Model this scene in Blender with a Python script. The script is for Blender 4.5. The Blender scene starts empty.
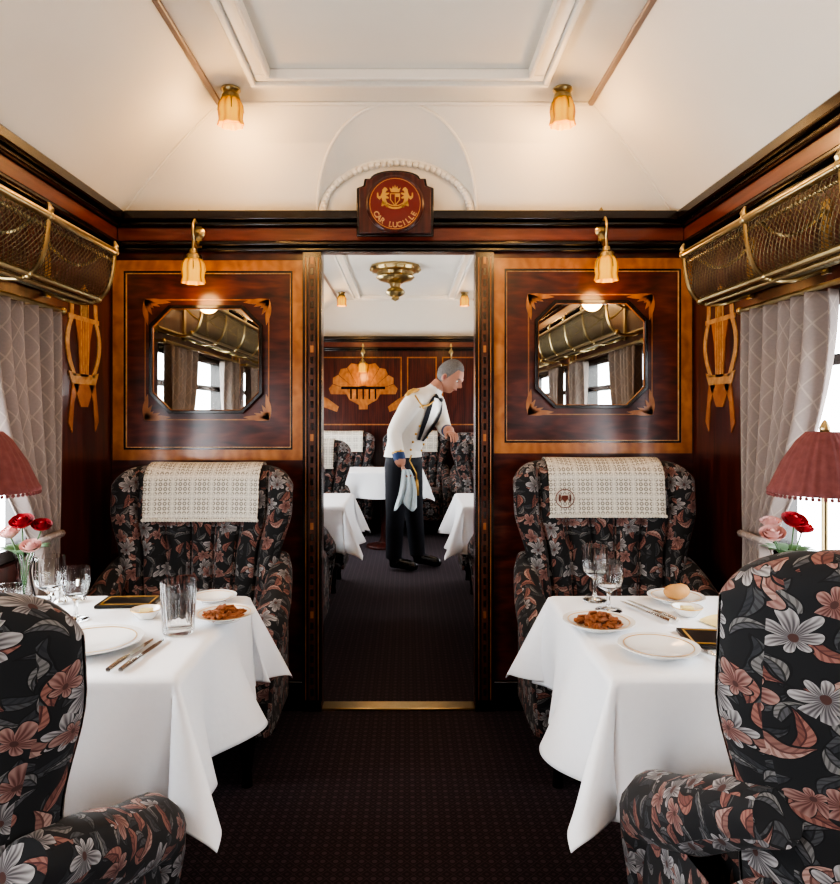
import bpy, math, random
from mathutils import Vector, Matrix
random.seed(7)
pi=math.pi
D=3.057; XL=-1.29; XR=1.25; ZE=1.30
scene=bpy.context.scene

# ------------------------------------------------------------------ materials
class S:
    def __init__(s,nt,o): s.nt=nt; s.o=o
    def _m(s,op,b=None,c=None):
        n=s.nt.nodes.new('ShaderNodeMath'); n.operation=op
        for i,x in enumerate((s,b,c)):
            if x is None: continue
            if isinstance(x,S): s.nt.links.new(x.o,n.inputs[i])
            else: n.inputs[i].default_value=x
        return S(s.nt,n.outputs[0])
    def __add__(s,b): return s._m('ADD',b)
    def __sub__(s,b): return s._m('SUBTRACT',b)
    def __mul__(s,b): return s._m('MULTIPLY',b)
    def __truediv__(s,b): return s._m('DIVIDE',b)
    def f(s,op,b=None): return s._m(op,b)

def newmat(name):
    m=bpy.data.materials.new(name); m.use_nodes=True
    return m,m.node_tree,m.node_tree.nodes['Principled BSDF']
def setp(b,**k):
    for kk,v in k.items():
        kk=kk.replace('_',' ')
        if kk in b.inputs:
            b.inputs[kk].default_value=v
def c4(c): return (c[0],c[1],c[2],1)
def simple(name,col,rough=.5,metal=0,noise=0.0,nscale=30,bump=0,coat=0,**k):
    m,nt,b=newmat(name)
    setp(b,Base_Color=c4(col),Roughness=rough,Metallic=metal,Coat_Weight=coat,**k)
    tc=nt.nodes.new('ShaderNodeTexCoord')
    n=nt.nodes.new('ShaderNodeTexNoise'); n.inputs['Scale'].default_value=nscale
    n.inputs['Detail'].default_value=3
    nt.links.new(tc.outputs['Object'],n.inputs['Vector'])
    if noise>0:
        mx=nt.nodes.new('ShaderNodeMix'); mx.data_type='RGBA'
        mx.inputs[6].default_value=c4([x*(1-noise) for x in col]); mx.inputs[7].default_value=c4([min(1,x*(1+noise)) for x in col])
        nt.links.new(n.outputs[0],mx.inputs[0]); nt.links.new(mx.outputs[2],b.inputs['Base Color'])
    if bump>0:
        bp=nt.nodes.new('ShaderNodeBump'); bp.inputs['Strength'].default_value=bump; bp.inputs['Distance'].default_value=.01
        nt.links.new(n.outputs[0],bp.inputs['Height']); nt.links.new(bp.outputs[0],b.inputs['Normal'])
    return m
def wood(name,c0,c1,c2,scale=(10,10,1.2),rough=.28,coat=.45,wv=.12):
    m,nt,b=newmat(name)
    tc=nt.nodes.new('ShaderNodeTexCoord'); mp=nt.nodes.new('ShaderNodeMapping'); mp.inputs['Scale'].default_value=scale
    nt.links.new(tc.outputs['Object'],mp.inputs['Vector'])
    n=nt.nodes.new('ShaderNodeTexNoise'); n.inputs['Scale'].default_value=2.2; n.inputs['Detail'].default_value=9; n.inputs['Distortion'].default_value=.8
    nt.links.new(mp.outputs[0],n.inputs['Vector'])
    w=nt.nodes.new('ShaderNodeTexWave'); w.inputs['Scale'].default_value=1.3; w.inputs['Distortion'].default_value=9; w.inputs['Detail'].default_value=4
    nt.links.new(mp.outputs[0],w.inputs['Vector'])
    a=S(nt,n.outputs[0])*(1-wv)+S(nt,w.outputs['Fac'])*wv
    r=nt.nodes.new('ShaderNodeValToRGB'); nt.links.new(a.o,r.inputs[0])
    e=r.color_ramp.elements; e[0].position=.28; e[0].color=c4(c0); e[1].position=.72; e[1].color=c4(c2)
    x=e.new(.5); x.color=c4(c1)
    nt.links.new(r.outputs[0],b.inputs['Base Color'])
    setp(b,Roughness=rough,Coat_Weight=coat,Coat_Roughness=.15)
    return m
M_mah=wood('mahogany',(.022,.005,.004),(.062,.012,.008),(.11,.024,.014))
M_mah2=wood('mahogany_flame',(.026,.006,.0045),(.078,.0155,.0105),(.145,.033,.019),scale=(2,2,11))
M_red=wood('mahogany_band',(.10,.019,.010),(.15,.032,.018),(.20,.048,.026),scale=(1.5,1.5,16))
M_dark=wood('ebonised_wood',(.006,.003,.002),(.010,.005,.0035),(.016,.008,.005),rough=.2)
M_satin=wood('satinwood',(.25,.085,.022),(.37,.14,.038),(.48,.20,.06),scale=(5,5,5))
M_inlay=wood('marquetry_light',(.36,.17,.06),(.50,.28,.11),(.60,.38,.18),scale=(14,14,14))
M_dkinlay=wood('door_inlay',(.05,.013,.006),(.085,.024,.011),(.13,.045,.02),scale=(20,20,4))
M_white=simple('ceiling_paint',(.80,.78,.715),.55,noise=.03,nscale=5)
M_white2=simple('ceiling_trim_paint',(.84,.82,.76),.45,noise=.02)
M_brownline=simple('ceiling_line_paint',(.33,.25,.21),.4,noise=.1)
M_brass=simple('brass',(.48,.37,.19),.28,1,noise=.2)
M_brassd=simple('aged_brass',(.17,.14,.085),.38,1,noise=.3)
M_gold=simple('gold_leaf',(.62,.38,.11),.42,.6,noise=.15)
M_redpl=simple('crest_red',(.17,.014,.008),.3,noise=.15,coat=.4)
M_chrome=simple('silver',(.75,.74,.71),.2,1,noise=.05)
M_porc=simple('porcelain',(.82,.81,.78),.15,noise=.02,coat=.4)
M_cloth=simple('linen',(.86,.88,.91),.85,noise=.02,nscale=60,bump=.06)
M_black=simple('black_leather',(.012,.011,.010),.35,noise=.3)
M_nap=simple('yellow_napkin',(.75,.62,.30),.8,noise=.1)
M_food=simple('crisp_pastry',(.26,.085,.025),.6,noise=.6,nscale=90,bump=.4)
M_bread=simple('bread_roll_crust',(.50,.27,.10),.7,noise=.3)
M_stem=simple('leaf_green',(.03,.09,.02),.5,noise=.3)
M_rose=simple('rose_red',(.30,.006,.012),.6,noise=.4)
M_rosep=simple('rose_pink',(.62,.36,.33),.6,noise=.2)
M_skin=simple('skin',(.46,.23,.155),.55,noise=.08)
M_hair=simple('grey_hair',(.17,.165,.16),.75,noise=.5,nscale=80,bump=.5)
M_jacket=simple('white_jacket',(.78,.74,.67),.8,noise=.04)
M_navy=simple('navy_trousers',(.008,.009,.016),.75,noise=.2)
M_navy2=simple('navy_cuff',(.02,.05,.15),.6,noise=.2)
M_shoe=simple('shoe_leather',(.008,.008,.008),.2,noise=.2,coat=.5)
M_eye=simple('eye_dark',(.02,.015,.012),.2,noise=.1)
M_lip=simple('lip',(.30,.10,.08),.5,noise=.1)
M_blue=simple('service_cloth',(.62,.72,.76),.85,noise=.1)
def glassmat():
    m,nt,b=newmat('crystal'); setp(b,Base_Color=(.97,.98,.98,1),Roughness=.03,Transmission_Weight=1.0,IOR=1.45); return m
M_glass=glassmat()
def pane():
    m=bpy.data.materials.new('window_pane'); m.use_nodes=True; nt=m.node_tree; nt.nodes.clear()
    o=nt.nodes.new('ShaderNodeOutputMaterial'); t=nt.nodes.new('ShaderNodeBsdfTransparent'); g=nt.nodes.new('ShaderNodeBsdfGlossy'); g.inputs['Roughness'].default_value=.02
    x=nt.nodes.new('ShaderNodeMixShader'); x.inputs[0].default_value=.06
    nt.links.new(t.outputs[0],x.inputs[1]); nt.links.new(g.outputs[0],x.inputs[2]); nt.links.new(x.outputs[0],o.inputs[0]); return m
M_pane=pane()
def mirror():
    m,nt,b=newmat('mirror_silver'); setp(b,Base_Color=(.78,.80,.77,1),Roughness=.015,Metallic=1); return m
M_mirror=mirror()
def emis(name,col,rim,st,base):
    m,nt,b=newmat(name); setp(b,Base_Color=c4(base),Roughness=.35,Emission_Color=c4(col),Emission_Strength=st)
    lw=nt.nodes.new('ShaderNodeLayerWeight'); lw.inputs[0].default_value=.45
    r=nt.nodes.new('ShaderNodeValToRGB'); nt.links.new(lw.outputs['Facing'],r.inputs[0])
    r.color_ramp.elements[0].color=c4(col); r.color_ramp.elements[1].color=c4(rim); r.color_ramp.elements[1].position=.6
    nt.links.new(r.outputs[0],b.inputs['Emission Color']); return m
M_bulb=emis('lit_glass_shade',(1,.50,.055),(.36,.10,.003),1.25,(.18,.075,.008))
def shade_mat():
    m,nt,b=newmat('pink_silk_shade'); setp(b,Roughness=.7)
    tc=nt.nodes.new('ShaderNodeTexCoord'); n=nt.nodes.new('ShaderNodeTexNoise'); n.inputs['Scale'].default_value=60
    nt.links.new(tc.outputs['Object'],n.inputs['Vector'])
    r=nt.nodes.new('ShaderNodeValToRGB'); nt.links.new(n.outputs[0],r.inputs[0])
    r.color_ramp.elements[0].color=(.18,.05,.05,1); r.color_ramp.elements[1].color=(.30,.11,.105,1)
    tr=nt.nodes.new('ShaderNodeBsdfTranslucent'); mx=nt.nodes.new('ShaderNodeMixShader'); mx.inputs[0].default_value=.3
    nt.links.new(r.outputs[0],b.inputs['Base Color']); nt.links.new(r.outputs[0],tr.inputs[0])
    o=nt.nodes['Material Output']; nt.links.new(b.outputs[0],mx.inputs[1]); nt.links.new(tr.outputs[0],mx.inputs[2]); nt.links.new(mx.outputs[0],o.inputs[0]); return m
M_shade=shade_mat()
def curtain_mat():
    m,nt,b=newmat('curtain_damask')
    uv=nt.nodes.new('ShaderNodeUVMap'); sp=nt.nodes.new('ShaderNodeSeparateXYZ'); nt.links.new(uv.outputs[0],sp.inputs[0])
    x=S(nt,sp.outputs[0]); y=S(nt,sp.outputs[1])
    a=((x+y*.7)*15).f('FRACT')-.5; c=((x-y*.7)*15).f('FRACT')-.5
    l=a.f('ABSOLUTE').f('LESS_THAN',.04).f('MAXIMUM',c.f('ABSOLUTE').f('LESS_THAN',.04))
    n=nt.nodes.new('ShaderNodeTexNoise'); n.inputs['Scale'].default_value=120; nt.links.new(uv.outputs[0],n.inputs['Vector'])
    fac=l*.45+S(nt,n.outputs[0])*.3
    mx=nt.nodes.new('ShaderNodeMix'); mx.data_type='RGBA'; nt.links.new(fac.o,mx.inputs[0])
    mx.inputs[6].default_value=(.29,.24,.225,1); mx.inputs[7].default_value=(.50,.41,.34,1)
    tr=nt.nodes.new('ShaderNodeBsdfTranslucent'); ms=nt.nodes.new('ShaderNodeMixShader'); ms.inputs[0].default_value=.25
    nt.links.new(mx.outputs[2],b.inputs['Base Color']); nt.links.new(mx.outputs[2],tr.inputs[0]); setp(b,Roughness=.75)
    o=nt.nodes['Material Output']; nt.links.new(b.outputs[0],ms.inputs[1]); nt.links.new(tr.outputs[0],ms.inputs[2]); nt.links.new(ms.outputs[0],o.inputs[0]); return m
M_curt=curtain_mat()
def lace_mat():
    m,nt,b=newmat('lace')
    uv=nt.nodes.new('ShaderNodeUVMap'); sp=nt.nodes.new('ShaderNodeSeparateXYZ'); nt.links.new(uv.outputs[0],sp.inputs[0])
    x=S(nt,sp.outputs[0]); y=S(nt,sp.outputs[1])
    fx=(x*52).f('FRACT')-.5; fy=(y*52).f('FRACT')-.5
    r=(fx*fx+fy*fy).f('SQRT')
    hole=r.f('LESS_THAN',.42)*r.f('GREATER_THAN',.16)
    gx=(x*13).f('FRACT')-.5; gy=(y*13).f('FRACT')-.5
    solid=gx.f('ABSOLUTE').f('LESS_THAN',.12).f('MAXIMUM',gy.f('ABSOLUTE').f('LESS_THAN',.12))
    hole=hole*(solid*-.6+1)
    mx=nt.nodes.new('ShaderNodeMix'); mx.data_type='RGBA'; nt.links.new(hole.o,mx.inputs[0])
    mx.inputs[6].default_value=(.68,.65,.57,1); mx.inputs[7].default_value=(.28,.26,.22,1)
    nt.links.new(mx.outputs[2],b.inputs['Base Color']); setp(b,Roughness=.9); return m
M_lace=lace_mat()
def carpet_mat():
    m,nt,b=newmat('carpet')
    tc=nt.nodes.new('ShaderNodeTexCoord'); sp=nt.nodes.new('ShaderNodeSeparateXYZ'); nt.links.new(tc.outputs['Object'],sp.inputs[0])
    x=S(nt,sp.outputs[0]); y=S(nt,sp.outputs[1])
    k=2*pi/.075
    a=((x+y)*k).f('SINE'); c=((x-y)*k).f('SINE'); p=(a*c)
    dots=p.f('GREATER_THAN',.6)
    neg=p.f('LESS_THAN',-.8)
    lat=a.f('ABSOLUTE').f('LESS_THAN',.15).f('MAXIMUM',c.f('ABSOLUTE').f('LESS_THAN',.15))
    n=nt.nodes.new('ShaderNodeTexNoise'); n.inputs['Scale'].default_value=500; nt.links.new(tc.outputs['Object'],n.inputs['Vector'])
    fac=dots*.6+neg*.4+lat*.45+S(nt,n.outputs[0])*.12
    mx=nt.nodes.new('ShaderNodeMix'); mx.data_type='RGBA'; nt.links.new(fac.o,mx.inputs[0])
    mx.inputs[6].default_value=(.0075,.005,.008,1); mx.inputs[7].default_value=(.095,.052,.074,1)
    nt.links.new(mx.outputs[2],b.inputs['Base Color']); setp(b,Roughness=.95,Sheen_Weight=.05); return m
M_carpet=carpet_mat()
def floral_mat():
    m,nt,b=newmat('floral_upholstery')
    uv=nt.nodes.new('ShaderNodeUVMap')
    nz=nt.nodes.new('ShaderNodeTexNoise'); nz.inputs['Scale'].default_value=12; nt.links.new(uv.outputs[0],nz.inputs['Vector'])
    def vm(op,a,bb,isscale=False):
        n=nt.nodes.new('ShaderNodeVectorMath'); n.operation=op
        nt.links.new(a,n.inputs[0])
        if isscale: n.inputs['Scale'].default_value=bb
        elif isinstance(bb,tuple): n.inputs[1].default_value=bb
        else: nt.links.new(bb,n.inputs[1])
        return n.outputs[0]
    w=vm('SCALE',vm('SUBTRACT',nz.outputs[1],(.5,.5,.5)),.035,True)
    P0=vm('MULTIPLY',vm('ADD',uv.outputs[0],w),(1,1,0))
    def cell(scale,seed):
        P=vm('ADD',P0,(seed*1.37,seed*.71,0))
        v=nt.nodes.new('ShaderNodeTexVoronoi'); v.voronoi_dimensions='2D'; v.inputs['Scale'].default_value=scale; v.inputs['Randomness'].default_value=.7
        nt.links.new(P,v.inputs['Vector'])
        loc=vm('SCALE',vm('SUBTRACT',P,v.outputs['Position']),scale,True)
        s=nt.nodes.new('ShaderNodeSeparateXYZ'); nt.links.new(loc,s.inputs[0])
        cc=nt.nodes.new('ShaderNodeSeparateColor'); nt.links.new(v.outputs['Color'],cc.inputs[0])
        return S(nt,s.outputs[0]),S(nt,s.outputs[1]),S(nt,cc.outputs[0]),S(nt,cc.outputs[1])
    def mix(fac,a,bb):
        n=nt.nodes.new('ShaderNodeMix'); n.data_type='RGBA'
        nt.links.new(fac.o,n.inputs[0])
        for i,c in ((6,a),(7,bb)):
            if isinstance(c,tuple): n.inputs[i].default_value=c4(c)
            else: nt.links.new(c,n.inputs[i])
        return n.outputs[2]
    def leaf(col,scale,seed,W,L,ca,cb,cv,dens=1.1):
        x,y,r,g=cell(scale,seed); A=r*6.283; ca_=A.f('COSINE'); sa=A.f('SINE')
        xx=x*ca_+y*sa; yy=y*ca_-x*sa; yy=yy-xx*xx*.8+.10
        q=(xx/L); lim=(q*q*-1+1)*W*(xx*.8+1)
        ay=yy.f('ABSOLUTE'); keep=g.f('LESS_THAN',dens)
        out=ay.f('LESS_THAN',lim*1.0+.04)*keep; m1=ay.f('LESS_THAN',lim)*keep; vein=ay.f('LESS_THAN',.018)
        half=yy.f('GREATER_THAN',0)
        strip=((xx*38+ay*40).f('SINE')).f('GREATER_THAN',.4)*.5
        c=mix(half,ca,cb); c=mix(strip,c,cv); c=mix(vein,c,cv)
        col=mix(out,col,(.005,.005,.006)); return mix(m1,col,c)
    def flower(col,scale,seed,R,k,ca,cb,dens):
        x,y,r,g=cell(scale,seed); ang=y.f('ARCTAN2',x)+r*6.283; rr=(x*x+y*y).f('SQRT')
        pet=(ang*(k/2)).f('COSINE').f('ABSOLUTE')
        fan=(ang.f('COSINE')*.28+.80)
        rad=(pet.f('POWER',.7)*.66+.34)*fan*R; keep=g.f('LESS_THAN',dens)
        out=rr.f('LESS_THAN',rad+.03)*keep; m1=rr.f('LESS_THAN',rad)*keep
        t=rr/rad; t=(t*t).f('MINIMUM',1.0)
        str_=((ang*(k*4)).f('SINE')*.35+t)
        c=mix(str_,cb,ca); c=mix(rr.f('LESS_THAN',R*.13),c,(.07,.03,.025))
        col=mix(out,col,(.005,.005,.006)); return mix(m1,col,c)
    n=nt.nodes.new('ShaderNodeRGB'); n.outputs[0].default_value=c4((.009,.0095,.011)); col=n.outputs[0]
    col=leaf(col,18,1,.16,.50,(.060,.062,.066),(.030,.033,.038),(.012,.012,.014))
    col=leaf(col,20,5,.14,.5,(.16,.155,.15),(.08,.08,.085),(.02,.02,.02),.7)
    col=leaf(col,16,3,.16,.5,(.25,.115,.09),(.16,.065,.052),(.07,.022,.020),.65)
    col=leaf(col,15,8,.15,.5,(.34,.22,.185),(.21,.11,.09),(.10,.04,.034),.5)
    col=flower(col,12,2,.52,7,(.33,.315,.31),(.075,.068,.072),.50)
    col=flower(col,15,11,.46,5,(.29,.175,.15),(.11,.042,.036),.3)
    nt.links.new(col,b.inputs['Base Color']); setp(b,Roughness=.85,Sheen_Weight=.05); return m
M_floral=floral_mat()

# ------------------------------------------------------------------ mesh builder
class MB:
    def __init__(s): s.v=[]; s.f=[]; s.m=[]; s.mats=[]
    def mi(s,mat):
        if mat not in s.mats: s.mats.append(mat)
        return s.mats.index(mat)
    def add(s,vs,fs,mat,M=None):
        o=len(s.v)
        for p in vs:
            p=Vector(p)
            if M is not None: p=M@p
            s.v.append(p[:])
        for f in fs: s.f.append([i+o for i in f])
        if isinstance(mat,list): s.m+= [s.mi(x) for x in mat]
        else: s.m+=[s.mi(mat)]*len(fs)
    def box(s,x0,x1,y0,y1,z0,z1,mat,M=None):
        vs=[(x,y,z) for x in (x0,x1) for y in (y0,y1) for z in (z0,z1)]
        s.add(vs,[(0,1,3,2),(4,6,7,5),(0,4,5,1),(2,3,7,6),(0,2,6,4),(1,5,7,3)],mat,M)
    def lathe(s,prof,mat,c=(0,0,0),seg=24,M=None,flute=0,nfl=8):
        vs=[];fs=[]
        for r,z in prof:
            for i in range(seg):
                a=2*pi*i/seg; rr=r*(1+flute*math.cos(nfl*a))
                vs.append((c[0]+rr*math.cos(a),c[1]+rr*math.sin(a),c[2]+z))
        for j in range(len(prof)-1):
            for i in range(seg):
                k=(i+1)%seg; fs.append((j*seg+i,j*seg+k,(j+1)*seg+k,(j+1)*seg+i))
        s.add(vs,fs,mat,M)
    def tube(s,pts,r,mat,seg=8,M=None,cap=True):
        pts=[Vector(p) for p in pts]; n=len(pts)
        if not isinstance(r,(list,tuple)): r=[r]*n
        vs=[];fs=[]; up=Vector((0,0,1)); prev=None
        for i,p in enumerate(pts):
            t=(pts[min(i+1,n-1)]-pts[max(i-1,0)])
            if t.length<1e-9: t=Vector((0,0,1))
            t.normalize()
            if prev is None:
                a=t.cross(up); 
                if a.length<.05: a=t.cross(Vector((1,0,0)))
            else:
                a=prev-t*prev.dot(t)
                if a.length<.01: a=t.cross(up)
            a.normalize(); prev=a; b=t.cross(a)
            for k in range(seg):
                th=2*pi*k/seg; vs.append(p+(a*math.cos(th)+b*math.sin(th))*r[i])
        for i in range(n-1):
            for k in range(seg):
                k2=(k+1)%seg; fs.append((i*seg+k,i*seg+k2,(i+1)*seg+k2,(i+1)*seg+k))
        if cap:
            fs.append(tuple(range(seg))[::-1]); fs.append(tuple((n-1)*seg+k for k in range(seg)))
        s.add(vs,fs,mat,M)
    def sphere(s,c,r,mat,seg=14,rings=9,M=None):
        if not isinstance(r,(tuple,list)): r=(r,r,r)
        vs=[];fs=[]
        for j in range(rings+1):
            ph=pi*j/rings
            for i in range(seg):
                a=2*pi*i/seg
                vs.append((c[0]+r[0]*math.sin(ph)*math.cos(a),c[1]+r[1]*math.sin(ph)*math.sin(a),c[2]+r[2]*math.cos(ph)))
        for j in range(rings):
            for i in range(seg):
                k=(i+1)%seg; fs.append((j*seg+i,(j+1)*seg+i,(j+1)*seg+k,j*seg+k))
        s.add(vs,fs,mat,M)
    def prism(s,poly,y0,y1,mat,M=None):   # poly in XZ
        n=len(poly); vs=[(p[0],y0,p[1]) for p in poly]+[(p[0],y1,p[1]) for p in poly]
        fs=[tuple(range(n)),tuple(range(n,2*n))[::-1]]
        for i in range(n):
            k=(i+1)%n; fs.append((i,i+n,k+n,k))
        s.add(vs,fs,mat,M)
    def ring(s,po,pn,y0,y1,mat,M=None):
        n=len(po); vs=[(p[0],y0,p[1]) for p in po]+[(p[0],y0,p[1]) for p in pn]+[(p[0],y1,p[1]) for p in po]+[(p[0],y1,p[1]) for p in pn]
        fs=[]
        for i in range(n):
            k=(i+1)%n
            fs+= [(i,k,n+k,n+i),(2*n+i,3*n+i,3*n+k,2*n+k),(i,2*n+i,2*n+k,k),(n+i,n+k,3*n+k,3*n+i)]
        s.add(vs,fs,mat,M)
    def grid(s,fn,nu,nv,mat,M=None,closeu=False):
        vs=[fn(i/nu,j/nv) for j in range(nv+1) for i in range(nu+1)]
        fs=[(j*(nu+1)+i,j*(nu+1)+i+1,(j+1)*(nu+1)+i+1,(j+1)*(nu+1)+i) for j in range(nv) for i in range(nu)]
        s.add(vs,fs,mat,M)
    def build(s,name,loc=(0,0,0),rot=(0,0,0),parent=None,angle=.7,bevel=0,uv=True,solid=0,wire=0,sub=0):
        me=bpy.data.meshes.new(name); me.from_pydata(s.v,[],s.f)
        for m in s.mats: me.materials.append(m)
        me.polygons.foreach_set('material_index',s.m)
        me.polygons.foreach_set('use_smooth',[True]*len(s.f))
        me.update()
        if uv:
            l=me.uv_layers.new(name='UVMap'); d=[0.0]*(2*len(me.loops))
            for p in me.polygons:
                n=p.normal; ax=max(range(3),key=lambda i:abs(n[i]))
                for li in p.loop_indices:
                    co=me.vertices[me.loops[li].vertex_index].co
                    if ax==0: u,v=co.y,co.z
                    elif ax==1: u,v=co.x,co.z
                    else: u,v=co.x,co.y
                    d[2*li]=u;d[2*li+1]=v
            l.data.foreach_set('uv',d)
        try: me.set_sharp_from_angle(angle=angle)
        except Exception: pass
        o=bpy.data.objects.new(name,me); scene.collection.objects.link(o)
        o.location=loc;o.rotation_euler=rot
        if parent: o.parent=parent
        if wire:
            w=o.modifiers.new('Wire','WIREFRAME'); w.thickness=wire; w.use_replace=True
        if solid:
            w=o.modifiers.new('Solid','SOLIDIFY'); w.thickness=solid; w.offset=0
        if bevel:
            w=o.modifiers.new('Bevel','BEVEL'); w.width=bevel; w.segments=2; w.limit_method='ANGLE'
        if sub:
            w=o.modifiers.new('Sub','SUBSURF'); w.levels=sub; w.render_levels=sub
        return o
def group(name,loc=(0,0,0),rz=0):
    e=bpy.data.objects.new(name,None); scene.collection.objects.link(e); e.location=loc; e.rotation_euler=(0,0,rz); e.empty_display_size=.1; return e
def boxes(name,lst,mat,bevel=0,**k):
    m=MB()
    for b in lst: m.box(*b,mat)
    return m.build(name,bevel=bevel,**k)

# ------------------------------------------------------------------ shell
YB=-2.6; YF=8.0; D2=3.12
boxes('floor',[(-1.45,1.45,YB-.1,YF+.1,-.06,0)],M_carpet)
wins=[(-2.1,-1.15),(-.95,.55),(1.10,2.46),(3.75,4.75),(5.2,6.4),(6.8,7.6)]
ZS,ZT=.80,1.66
def sidewall(name,xa,xb):
    L=[(xa,xb,YB,YF,0,ZS),(xa,xb,YB,YF,ZT,2.15)]
    y=YB
    for a,b in wins: L.append((xa,xb,y,a,ZS,ZT)); y=b
    L.append((xa,xb,y,YF,ZS,ZT))
    boxes(name,L,M_mah)
sidewall('wall_left',XL-.10,XL); sidewall('wall_right',XR,XR+.10)
boxes('wall_back',[(XL-.1,XR+.1,YB-.08,YB,0,2.62)],M_mah2)
boxes('wall_far',[(XL-.1,XR+.1,YF,YF+.08,0,2.62)],M_mah)
DX0,DX1=-.371,.297
boxes('wall_partition',[(XL,DX0,D,D2,0,2.62),(DX1,XR,D,D2,0,2.62),(DX0,DX1,D,D2,2.0,2.62)],M_mah2)

# ceiling
ZC=2.55; ZK=2.15; XF0,XF1=-.757,.74; CL,CR=XL+.045,XR-.085
def hx(t): return .80*t+.20*(1-math.cos(pi*t/2))
def hz(t): return .80*t+.20*math.sin(pi*t/2)
def ceiling(name,ya,yb,hip,lun):
    m=MB(); N=14; g=.227 if hip else 0
    for xw,xf,xo in ((CL,XF0,XL-.02),(CR,XF1,XR+.02)):
        def fn(u,v,xw=xw,xf=xf):
            y1=yb-g*hx(v); return (xw+(xf-xw)*hx(v), ya+(y1-ya)*u, ZK+(ZC-ZK)*hz(v))
        m.grid(fn,10,N,M_white)
        m.grid(lambda u,v:(xo+(xw-xo)*v,ya+(yb-ya)*u,ZK),2,1,M_white)
    m.grid(lambda u,v:(XF0+(XF1-XF0)*u,ya+(yb-g-ya)*v,ZC),4,4,M_white)
    if hip:
        cx=-.045
        if lun:
            NT=28
            ts=[math.sin(pi/2*i/NT) for i in range(NT+1)]
            R=.345
            def row(t):
                return yb-g*hx(t),ZK+(ZC-ZK)*hz(t)
            for sg in (-1,1):
                vs=[];fs=[]
                for i,t in enumerate(ts):
                    y,z=row(t); w=R*math.sqrt(max(0,1-t*t)); xe=(CL+(XF0-CL)*hx(t)) if sg<0 else (CR+(XF1-CR)*hx(t))
                    vs+= [(xe,y,z),(cx+sg*w,y,z),(cx+sg*.335*math.sqrt(max(0,1-t*t)),yb-.003,ZK+.235*t)]
                for i in range(NT):
                    a=3*i; fs+= [(a,a+1,a+4,a+3),(a+1,a+2,a+5,a+4)]
                m.add(vs,fs,M_white)
            arc=[(cx+.335*math.cos(pi*i/24),ZK+.235*math.sin(pi*i/24)) for i in range(25)]
            m.prism(arc,yb-.012,yb-.002,M_white)
        else:
            m.grid(lambda u,v:((CL+(XF0-CL)*hx(v))*(1-u)+(CR+(XF1-CR)*hx(v))*u,yb-g*hx(v),ZK+(ZC-ZK)*hz(v)),6,N,M_white)
    m.build(name,angle=.5)
ceiling('ceiling',YB,D,True,True); ceiling('ceiling_next_saloon',D2,YF,True,False)

def ceiltrim(name,ya,yb,g=.227):
    m=MB()
    yf=yb-g
    def fr(x0,x1,y0,y1,w,z0,z1,mat):
        m.box(x0,x1,y1-w,y1,z0,z1,mat); m.box(x0,x1,y0,y0+w,z0,z1,mat); m.box(x0,x0+w,y0+w,y1-w,z0,z1,mat); m.box(x1-w,x1,y0+w,y1-w,z0,z1,mat)
    fr(-.585,.53,ya+.4,yf-.20,.022,ZC-.035,ZC-.001,M_white2)
    fr(-.563,.508,ya+.422,yf-.222,.05,ZC-.020,ZC-.001,M_white2)
    fr(-.513,.458,ya+.472,yf-.272,.016,ZC-.040,ZC-.001,M_white2)
    for x in (XF0,XF1): m.box(x-.012,x+.012,ya,yf,ZC-.014,ZC-.001,M_brownline)
    m.box(XF0,XF1,yf-.018,yf,ZC-.014,ZC-.001,M_white2)
    m.build(name,bevel=.005,uv=False)
ceiltrim('trim_1',YB,D); ceiltrim('trim_2',D2,YF)
m=MB()
for xw,xf in ((CL,XF0),(CR,XF1)):
    m.tube([(xw+(xf-xw)*hx(t/12),D-.227*hx(t/12)-.002,ZK+(ZC-ZK)*hz(t/12)-.002) for t in range(13)],.006,M_white2,6)
R=.345
m.tube([(-.045+R*math.cos(pi*i/40),D-.227*hx(math.sin(pi*i/40))-.004,ZK+(ZC-ZK)*hz(math.sin(pi*i/40))) for i in range(41)],.007,M_white2,6)
for i in range(37):
    a=pi*i/36; m.sphere((-.045+.315*math.cos(a),D-.022,ZK+.022+.205*math.sin(a)),.014,M_white2,8,6)
m.tube([(-.045+.33*math.cos(pi*i/36),D-.018,ZK+.012+.23*math.sin(pi*i/36)) for i in range(37)],.008,M_white2,6)
m.build('trim_lunette',uv=False)

def cornice(name,ya,yb,partY,sgn):
    m=MB()
    for z0,z1,p,mt in ((2.118,2.158,.085,M_dark),(2.098,2.118,.06,M_dark),(2.035,2.098,.04,M_red),(2.015,2.035,.055,M_dark),(1.995,2.015,.03,M_dark)):
        m.box(XL,XL+p,ya,yb,z0,z1,mt); m.box(XR-p-.015,XR,ya,yb,z0,z1,mt)
        m.box(XL+p,XR-p-.015,partY-p,partY,z0,z1,mt)
    m.build(name,bevel=.006)
cornice('trim_3',YB,D,D,1); cornice('trim_4',D2,YF,YF,1)

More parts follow.
